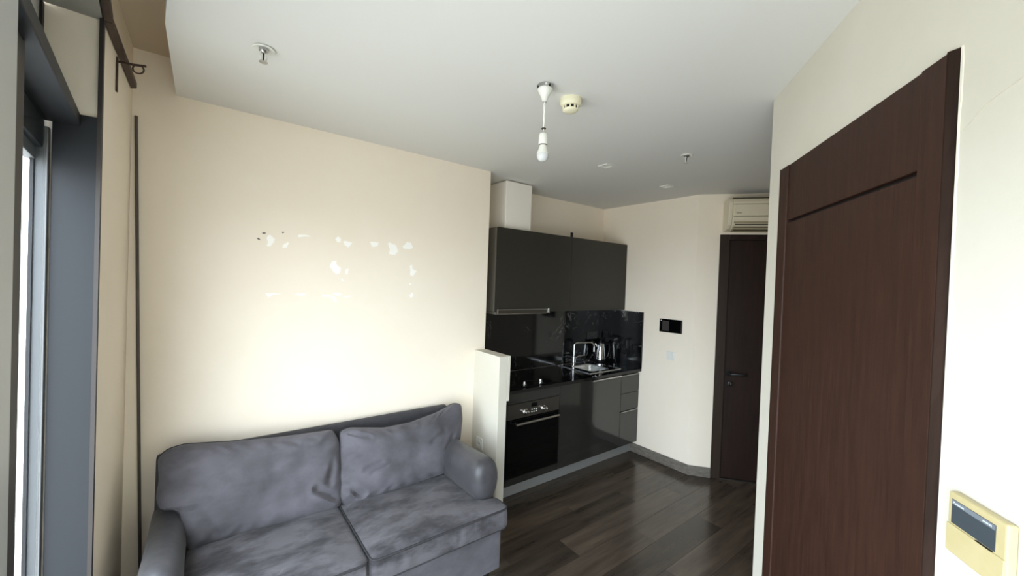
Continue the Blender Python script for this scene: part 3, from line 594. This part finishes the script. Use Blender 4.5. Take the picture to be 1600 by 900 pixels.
sbox(A0+0.06, A0+0.10, 0.2085, 0.2095, 2.427, 2.431, frE).build('badge', m_acd, ac)

# ------------------------------------------------------------------ wall controller on the right wall
tc_ = thing('wall_controller', frD(-1.16, 0, 1.31), 'yellowed plastic air conditioning wall controller beside the brown door', 'controller')
H0, H1 = -1.2250, -1.1010
sbox(H0, H1, 0.0005, 0.017, 1.246, 1.367, frD).build('housing', m_yel, tc_, bevel=0.004, seg=3)
scr = sbox(-1.2045, -1.1115, 0.0165, 0.0182, 1.3075, 1.3545, frD).build('screen', m_lcd, tc_)
sbox(-1.2040, -1.1120, 0.0182, 0.0185, 1.345, 1.354, frD).build('screen_bar', m_lcdbar, scr)
cv = sbox(H0+0.001, H1-0.001, 0.0165, 0.0195, 1.250, 1.3045, frD).build('flap', m_yel, tc_, bevel=0.002)
sbox(-1.200, -1.168, 0.0165, 0.0200, 1.3045, 1.3062, frD).build('flap_slot', m_blk, tc_)
def text(s, size, m_, parent, pos, fr_x, name):
    cu = bpy.data.curves.new(name, 'FONT'); cu.body = s; cu.size = size; cu.extrude = 0.0001; cu.shear = 0.15
    o = bpy.data.objects.new(name, cu); C.objects.link(o)
    dg = bpy.context.evaluated_depsgraph_get(); me = bpy.data.meshes.new_from_object(o.evaluated_get(dg)); bpy.data.objects.remove(o)
    me.materials.clear(); me.materials.append(m_)
    ob = bpy.data.objects.new(name, me); C.objects.link(ob)
    x = Vector(fr_x); z = Vector((0, 0, 1)); nrm = x.cross(z)
    R = Matrix((x, z, nrm)).transposed().to_4x4()
    org = Vector((0, 0, 0)); p = parent
    while p is not None: org += p.location; p = p.parent
    R.translation = Vector(pos)-org
    ob.parent = parent; ob.matrix_local = R
    return ob
text('Panasonic', 0.0062, m_txt, scr, frD(-1.1155, 0.0188, 1.3470), -DD, 'brand_print')
text('INVERTER', 0.0042, m_txt, scr, frD(-1.1795, 0.0188, 1.3480), -DD, 'mode_print')

# ------------------------------------------------------------------ ceiling fittings
def sprinkler(x, y_, label):
    t = thing('fire_sprinkler', (x, y_, ZC), label, 'sprinkler', 'ceiling sprinklers')
    MB().lathe([(0.022, 0), (0.036, -0.001), (0.040, -0.006), (0.037, -0.009), (0.028, -0.005), (0.020, -0.002)], (x, y_, ZC), 28).build('escutcheon', m_wht, t)
    MB().lathe([(0.017, -0.001), (0.017, -0.012), (0.010, -0.016), (0.008, -0.02)], (x, y_, ZC), 16).build('body', m_steel, t)
    b = MB()
    for s in (-1, 1): b.tube([(x+s*0.009, y_, ZC-0.014), (x+s*0.013, y_, ZC-0.028), (x+s*0.010, y_, ZC-0.044), (x, y_, ZC-0.052)], 0.003, 8)
    b.build('yoke', m_wht, t)
    MB().lathe([(0.003, -0.018), (0.003, -0.05)], (x, y_, ZC), 8).build('glass_bulb', m_brownp, t)
    MB().lathe([(0.004, -0.052), (0.016, -0.054), (0.016, -0.056), (0.004, -0.058)], (x, y_, ZC), 16).build('deflector', m_steel, t)
sprinkler(0.163, 1.873, 'white fire sprinkler on the ceiling above the sofa near the window')
sprinkler(2.511, 1.412, 'small fire sprinkler on the ceiling near the entrance hall')
def downlight(x, y_, label):
    t = thing('downlight', (x, y_, ZC), label, 'downlight', 'square ceiling downlights')
    h = 0.042; b = MB()
    for a0, a1, b0, b1 in ((-h, h, -h, -h+0.010), (-h, h, h-0.010, h), (-h, -h+0.010, -h+0.010, h-0.010), (h-0.010, h, -h+0.010, h-0.010)): b.box(x+a0, x+a1, y_+b0, y_+b1, ZC-0.006, ZC)
    b.build('frame', m_wht, t)
    b = MB(); q = h-0.010
    vs = [(x-q, y_-q, ZC-0.005), (x+q, y_-q, ZC-0.005), (x+q, y_+q, ZC-0.005), (x-q, y_+q, ZC-0.005)]; g = 0.02
    vs += [(x-g, y_-g, ZC-0.0008), (x+g, y_-g, ZC-0.0008), (x+g, y_+g, ZC-0.0008), (x-g, y_+g, ZC-0.0008)]
    b.add(vs, [(0, 1, 5, 4), (1, 2, 6, 5), (2, 3, 7, 6), (3, 0, 4, 7), (4, 5, 6, 7)]); b.build('reflector', m_lens, t)
downlight(2.326, 1.932, 'square white downlight closer to the smoke detector')
downlight(3.165, 1.955, 'square white downlight nearest the end wall corner')
px, py = 1.187, 1.350
pn = thing('pendant_bulb', (px, py, ZC), 'bare white bulb hanging on a short cord from a ceiling rose', 'pendant lamp')
MB().lathe([(0.034, 0), (0.034, -0.004), (0.030, -0.010), (0.030, -0.016)], (px, py, ZC), 28).build('mounting_plate', m_steel, pn)
for k in range(3):
    t = 2*PI*k/3+0.5; b = MB(); b.box(-0.004, 0.004, -0.003, 0.003, -0.016, -0.004, lambda a, bb, z, t=t: (px+0.0315*math.cos(t)+a, py+0.0315*math.sin(t)+bb, ZC+z)); b.build('screw', m_blk, pn)
MB().lathe([(0.034, -0.018), (0.0345, -0.021), (0.031, -0.029), (0.023, -0.043), (0.016, -0.057), (0.0125, -0.068), (0.0115, -0.074)], (px, py, ZC), 28).build('ceiling_rose', m_wht, pn)
MB().lathe([(0.0085, -0.0742), (0.0085, -0.0775)], (px, py, ZC), 16).build('collar', m_sinks, pn)
b = MB(); b.tube([(px, py, ZC-0.077), (px, py, ZC-0.192)], 0.0048, 10); b.build('cord', m_wht, pn)
MB().lathe([(0.0105, -0.192), (0.0105, -0.1955)], (px, py, ZC), 16).build('cord_grip', m_ovst, pn)
b = MB(); b.tube([(px, py, ZC-0.1955), (px, py, ZC-0.213)], 0.003, 10); b.build('inner_cable', m_ac, pn)
MB().lathe([(0.006, -0.211), (0.012, -0.2125), (0.0175, -0.217), (0.0200, -0.224), (0.0208, -0.264), (0.0200, -0.2655)], (px, py, ZC), 28).build('lamp_holder', m_wht, pn)
MB().lathe([(0.0185, -0.2656), (0.0185, -0.2685)], (px, py, ZC), 28).build('holder_ring', m_acd, pn)
MB().lathe([(0.0165, -0.2686), (0.0175, -0.276), (0.021, -0.291), (0.0255, -0.301), (0.0272, -0.307)], (px, py, ZC), 28).build('bulb_neck', m_wht, pn)
MB().lathe([(0.0268, -0.3072), (0.0268, -0.314), (0.0245, -0.325), (0.019, -0.334), (0.011, -0.3395), (0.001, -0.341)], (px, py, ZC), 28).build('bulb_globe', m_led, pn)
sx_, sy_ = 1.370, 1.369
sd = thing('smoke_detector', (sx_, sy_, ZC), 'round cream smoke detector on the ceiling beside the hanging bulb', 'smoke detector')
MB().lathe([(0.050, 0), (0.051, -0.012), (0.050, -0.026), (0.044, -0.034), (0.036, -0.036)], (sx_, sy_, ZC), 36).build('base', m_cream, sd)
MB().lathe([(0.033, -0.036), (0.033, -0.050)], (sx_, sy_, ZC), 28).build('sensing_chamber', m_blk, sd)
for k in range(10):
    t = 2*PI*k/10+0.1; b = MB(); b.box(-0.0045, 0.0025, -0.003, 0.003, -0.051, -0.033, lambda a, bb, z, t=t: (sx_+(0.0365+a)*math.cos(t)-bb*math.sin(t), sy_+(0.0365+a)*math.sin(t)+bb*math.cos(t), ZC+z)); b.build('rib', m_cream, sd)
MB().lathe([(0.036, -0.049), (0.035, -0.054), (0.028, -0.060), (0.010, -0.063), (0.001, -0.063)], (sx_, sy_, ZC), 28).build('cap', m_cream, sd)

# ------------------------------------------------------------------ curtain rail, bracket, pole
cr_ = thing('curtain_rail', (-0.29, 1.98, 2.60), 'dark brown wooden curtain rail along the top of the window wall', 'curtain rail')
b = MB().zprism([(XS+0.002, 2.62), (XS+0.024, 2.60), (XS+0.024, YJ+0.002), (XS+0.002, YJ+0.004)], 2.602, 2.628); b.build('rail', m_rail, cr_, bevel=0.002)
b = sbox(-2.4, -0.002, 0.003, 0.026, 2.602, 2.628, frF); b.build('rail', m_rail, cr_, bevel=0.002)
br = thing('curtain_bracket', (-0.29, 2.25, 2.5), 'dark metal curtain bracket with a ring under the rail end', 'bracket')
sbox(XS+0.001, XS+0.006, 2.236, 2.254, 2.455, 2.590).build('wall_plate', m_rail, br)
MB().tube([(XS+0.005, 2.245, 2.575), (XS+0.05, 2.232, 2.573), (-0.210, 2.205, 2.570)], 0.005, 8).build('arm', m_rail, br)
n = 16; MB().tube([(-0.232+0.017*math.cos(PI*2*k/n), 2.212-0.005*math.cos(PI*2*k/n), 2.553+0.017*math.sin(PI*2*k/n)) for k in range(n)], 0.003, 8, closed=True).build('ring', m_rail, br)
b = MB(); b.tube([(-0.283, YS-0.012, 2.492), (-0.262, YS-0.014, 1.6), (-0.233, YS-0.018, 0.43), (-0.223, YS-0.02, 0.001)], 0.0065, 10)
tag(b.build('curtain_pole', m_pole), 'thin dark pole leaning in the corner behind the sofa', 'pole')

# ------------------------------------------------------------------ sofa
so = thing('sofa', (0.62, 2.2, 0), 'grey microsuede two-seat sofa with loose cushions below the patched wall', 'sofa')
def sdist(a, b): return math.hypot(a[0]-b[0], a[1]-b[1])
def resample(poly, n):
    L = [sdist(poly[i], poly[(i+1) % len(poly)]) for i in range(len(poly))]; T = sum(L); out = []; i = 0; acc = 0
    for k in range(n):
        d = T*k/n
        while acc+L[i] < d: acc += L[i]; i += 1
        t = (d-acc)/L[i]; p, q = poly[i], poly[(i+1) % len(poly)]; out.append((p[0]+(q[0]-p[0])*t, p[1]+(q[1]-p[1])*t))
    return out
def soften(poly, it=3):
    for _ in range(it): poly = [((poly[i-1][0]+2*p[0]+poly[(i+1) % len(poly)][0])/4, (poly[i-1][1]+2*p[1]+poly[(i+1) % len(poly)][1])/4) for i, p in enumerate(poly)]
    return poly
def pad(outline, ctr, fn, hf, hb, n=150, rings=34, wr=0.006, seed=0, power=0.5, soft=3, creases=()):
    """a stuffed cushion: closed outline, rings shrinking to ctr; fn(u, v, h) -> 3D; hf / hb heights in front of / behind the seam"""
    P = soften(resample(outline, n), soft); b = MB(); vs = []
    def lay(sign, H):
        idx = []
        for r in range(rings+1):
            t = r/rings; s = 1-t**1.35 if r < rings else 0.0
            row = []
            for k, (u, v) in enumerate(P):
                uu, vv = ctr[0]+(u-ctr[0])*s, ctr[1]+(v-ctr[1])*s
                rr = 1-s; prof = (1-(1-min(1, rr*1.0))**3.2)**power
                h = H*prof
                if r > 0:
                    q = Vector((uu*5+seed, vv*5, seed*1.7)); h += sign*wr*1.4*noise.noise(q)*min(1, rr*5)*1.0
                    q = Vector((uu*14+seed, vv*10-seed, 3.1)); h += sign*wr*0.8*noise.noise(q)*min(1, rr*6)
                    fold = max(0.0, 1-rr*3.5); h += sign*wr*1.2*fold*math.sin(k*0.9+seed+2.5*noise.noise(Vector((k*0.11, seed, 0))))*min(1, rr*8)
                for (cu0, cv0, cu1, cv1, dp_, wd_) in creases if (r > 0 and sign > 0) else ():
                    dx, dv = cu1-cu0, cv1-cv0; tt = max(0, min(1, ((uu-cu0)*dx+(vv-cv0)*dv)/(dx*dx+dv*dv)))
                    dd = math.hypot(uu-cu0-dx*tt, vv-cv0-dv*tt); h -= dp_*min(1, rr*6)*(math.exp(-(dd/wd_)**2)-0.45*math.exp(-((dd-1.8*wd_)/wd_)**2))
                row.append(fn(uu, vv, h))
                if r == rings: break
            idx.append(row)
        return idx
    F = lay(1, hf); B = lay(-1, -hb)
    off = []
    for rows_ in (F, B):
        o = []
        for ri, row in enumerate(rows_):
            if rows_ is B and ri == 0: o.append(off[0][0]); continue
            st = len(vs); vs += row; o.append(list(range(st, st+len(row))))
        off.append(o)
    fs = []
    for o in off:
        for r in range(rings-1):
            for k in range(n): fs.append((o[r][k], o[r][(k+1) % n], o[r+1][(k+1) % n], o[r+1][k]))
        c = o[rings][0]
        for k in range(n): fs.append((o[rings-1][k], o[rings-1][(k+1) % n], c))
    b.add(vs, fs, True)
    return b, [F[0][k] for k in range(n)]
# back cushions lean on the plane y = 2.34 + .42 (z - .46)
nl = Vector((0, -1, 0.42)).normalized()
def fback(u, v, h): return Vector((u, 2.34+0.42*(v-0.46), v)) + nl*h
LC = [(-0.164, 0.853), (-0.128, 0.883), (-0.069, 0.893), (0.12, 0.869), (0.353, 0.85), (0.619, 0.838), (0.649, 0.769), (0.645, 0.574), (0.639, 0.457), (0.59, 0.44), (0.4, 0.448), (0.193, 0.453), (0.048, 0.453), (-0.042, 0.456), (-0.061, 0.535), (-0.073, 0.613), (-0.104, 0.634), (-0.144, 0.638), (-0.162, 0.687), (-0.155, 0.762)]
RC = [(0.657, 0.821), (0.71, 0.833), (0.922, 0.796), (1.095, 0.797), (1.287, 0.825), (1.436, 0.864), (1.496, 0.848), (1.487, 0.753), (1.439, 0.62), (1.35, 0.552), (1.309, 0.463), (1.088, 0.453), (0.881, 0.446), (0.729, 0.437), (0.659, 0.446), (0.62, 0.48), (0.637, 0.608)]
CRL = ((0.50, 0.565, 0.60, 0.50, 0.020, 0.016), (0.60, 0.66, 0.57, 0.585, 0.012, 0.018), (0.33, 0.835, 0.42, 0.80, 0.006, 0.010), (0.45, 0.835, 0.52, 0.805, 0.006, 0.010), (-0.10, 0.80, 0.02, 0.84, 0.007, 0.014), (0.05, 0.50, -0.02, 0.60, 0.010, 0.02))
CRR = ((0.64, 0.56, 0.74, 0.475, 0.022, 0.016), (0.76, 0.60, 0.86, 0.615, 0.008, 0.011), (0.80, 0.575, 0.88, 0.59, 0.006, 0.010), (0.70, 0.80, 0.80, 0.76, 0.009, 0.013), (0.95, 0.775, 1.10, 0.775, 0.008, 0.012), (1.30, 0.60, 1.36, 0.66, 0.010, 0.014), (1.20, 0.66, 1.30, 0.70, 0.006, 0.014))
for outl, ctr, sd_, lb in ((LC, (0.27, 0.66), 1.3, CRL), (RC, (1.02, 0.63), 6.1, CRR)):
    b, edge = pad(outl, ctr, fback, 0.085, 0.10, seed=sd_, wr=0.009, soft=1, creases=lb)
    cu = b.build('back_cushion', m_suede, so)
    MB().tube(edge, 0.0045, 6, closed=True).build('piping', m_pipe, cu)
# seat cushions: a boxed cushion, rings from the bottom seam over the rim to a crowned top
def seatpad(outline, ctr, z0, z1, seed, n=160, crown=0.02):
    P = soften(resample(outline, n), 2); b = MB(); rings = []
    def ring(s, z, amp=0.0, inset=0.0):
        out = []
        for k, (u, v) in enumerate(P):
            d = Vector((u-ctr[0], v-ctr[1])); L = d.length; d2 = d*(s*(L-inset)/L)
            uu, vv = ctr[0]+d2.x, ctr[1]+d2.y
            h = amp*(noise.noise(Vector((uu*4+seed, vv*5, 0)))*0.013+noise.noise(Vector((uu*11+seed, vv*13, 5)))*0.007+noise.noise(Vector((uu*7+vv*9+seed, vv*24, 8)))*0.004)
            out.append((uu, vv, z+h))
        return out
    rings += [ring(0.4, z0+0.002), ring(1, z0+0.001, 0, 0.012), ring(1, z0+0.006, 0, 0.003)]
    for i in range(1, 6):
        z = z0+(z1-z0)*i/6; rg = ring(1, z, 0, -0.004*math.sin(PI*i/6))
        rings.append([(x+0.004*noise.noise(Vector((x*16, z*9, seed))), y_+0.009*noise.noise(Vector((x*22, z*4, seed+2)))+0.005*noise.noise(Vector((x*55, z*5, seed))), zz) for x, y_, zz in rg])
    rings += [ring(1, z1-0.005, 0, 0.003), ring(1, z1-0.001, 0, 0.010)]
    ie = len(rings)-1
    for i in range(1, 26):
        t = i/26; rings.append(ring(1-t, z1+crown*(1-(1-t)**3), min(1, t*6), 0.012*(1-t)))
    nn = len(rings); vs = [p for rg in rings for p in rg]+[(ctr[0], ctr[1], z1+crown)]
    fs = [(i*n+k, i*n+(k+1) % n, (i+1)*n+(k+1) % n, (i+1)*n+k) for i in range(nn-1) for k in range(n)]
    fs += [((nn-1)*n+k, (nn-1)*n+(k+1) % n, nn*n) for k in range(n)]; fs.append(tuple(range(n))[::-1])
    b.add(vs, fs, True)
    return b, rings[ie-1], rings[2]
SPL = 0.622
oR = [(SPL+0.004, 2.50), (SPL+0.004, 1.80), (SPL+0.012, 1.787), (1.405, 1.787), (1.418, 1.80), (1.415, 1.915), (1.33, 1.935), (1.312, 1.96), (1.295, 2.50)]
oL = [(SPL-0.004, 2.50), (SPL-0.004, 1.80), (SPL-0.012, 1.787), (-0.165, 1.787), (-0.178, 1.80), (-0.175, 1.915), (-0.075, 1.935), (-0.055, 1.96), (-0.045, 2.50)]
for outl, ctr, s_ in ((oR, (0.97, 1.90), 2.2), (oL, (0.27, 1.90), 9.4)):
    b, e1_, e0_ = seatpad(outl, ctr, 0.335, 0.455, s_)
    cu = b.build('seat_cushion', m_suedes, so)
    q = MB(); q.tube(e1_, 0.0058, 6, closed=True); q.build('piping', m_pipe, cu)
    q = MB(); q.tube(e0_, 0.004, 6, closed=True); q.build('piping', m_pipe, cu)
# base, back frame, arms, feet
sbox(-0.165, 1.402, 1.835, 2.60, 0.075, 0.333).build('base', m_suede, so, bevel=0.012, seg=3)
b = MB(); pr = [(2.50, 0.10), (2.655, 0.10), (2.662, 0.80), (2.64, 0.828), (2.61, 0.832), (2.585, 0.815)]
b.prism(pr, lambda p, k: (1.435 if k else -0.175, p[0], p[1])); b.build('backrest', m_sueded, so, bevel=0.018, seg=3)
def arm(xc, hw, top):
    """rolled arm: a fat top roll over a slimmer upright, closed by a rounded front"""
    n = 28; b = MB(); rings = []
    ys_ = [2.60, 2.5, 2.4, 2.3, 2.2, 2.1, 2.03, 1.985, 1.955, 1.935, 1.922, 1.915]
    sc = [1, 1, 1, 1, 1, 1.02, 1.03, 1.02, 0.96, 0.84, 0.62, 0.30]
    for y_, s in zip(ys_, sc):
        rg = []; f_ = max(0.0, min(1.0, (2.6-y_)/0.65)); tp = top+0.03*f_; zc = tp-0.125
        for k in range(n):
            t = 2*PI*k/n; cx, cz = math.cos(t), math.sin(t)
            x = hw*math.copysign(abs(cx)**0.8, cx); z = 0.125*math.copysign(abs(cz)**0.8, cz)
            if cz < 0: x *= 0.98+0.12*cz; z *= 1.1
            q = noise.noise(Vector((xc+x*6, y_*5, z*6)))*0.007
            rg.append((xc+x*s*(1+q*4), y_, zc+(z*s)*(1+q*4)))
        rings.append(rg)
    L = len(rings); vs = [p for rg in rings for p in rg]
    fs = [(i*n+k, i*n+(k+1) % n, (i+1)*n+(k+1) % n, (i+1)*n+k) for i in range(L-1) for k in range(n)]+[tuple(range(n)), tuple((L-1)*n+k for k in range(n))]
    b.add(vs, fs, True)
    return b
for xc, hw, top in ((1.360, 0.088, 0.655), (-0.118, 0.072, 0.598)):
    a = arm(xc, hw, top).build('armrest', m_arm, so)
    sd2 = 1 if xc > 0 else -1
    x0, x1 = sorted((xc-sd2*0.055, xc+sd2*0.06))
    sbox(x0, x1, 1.945, 2.60, 0.08, 0.56).build('arm_panel', m_suede, a, bevel=0.015, seg=3)
for x, y_ in ((-0.10, 1.90), (1.34, 1.90), (-0.10, 2.55), (1.34, 2.55)):
    MB().lathe([(0.022, 0.001), (0.028, 0.076)], (x, y_, 0), 16).build('foot', m_foot, so)
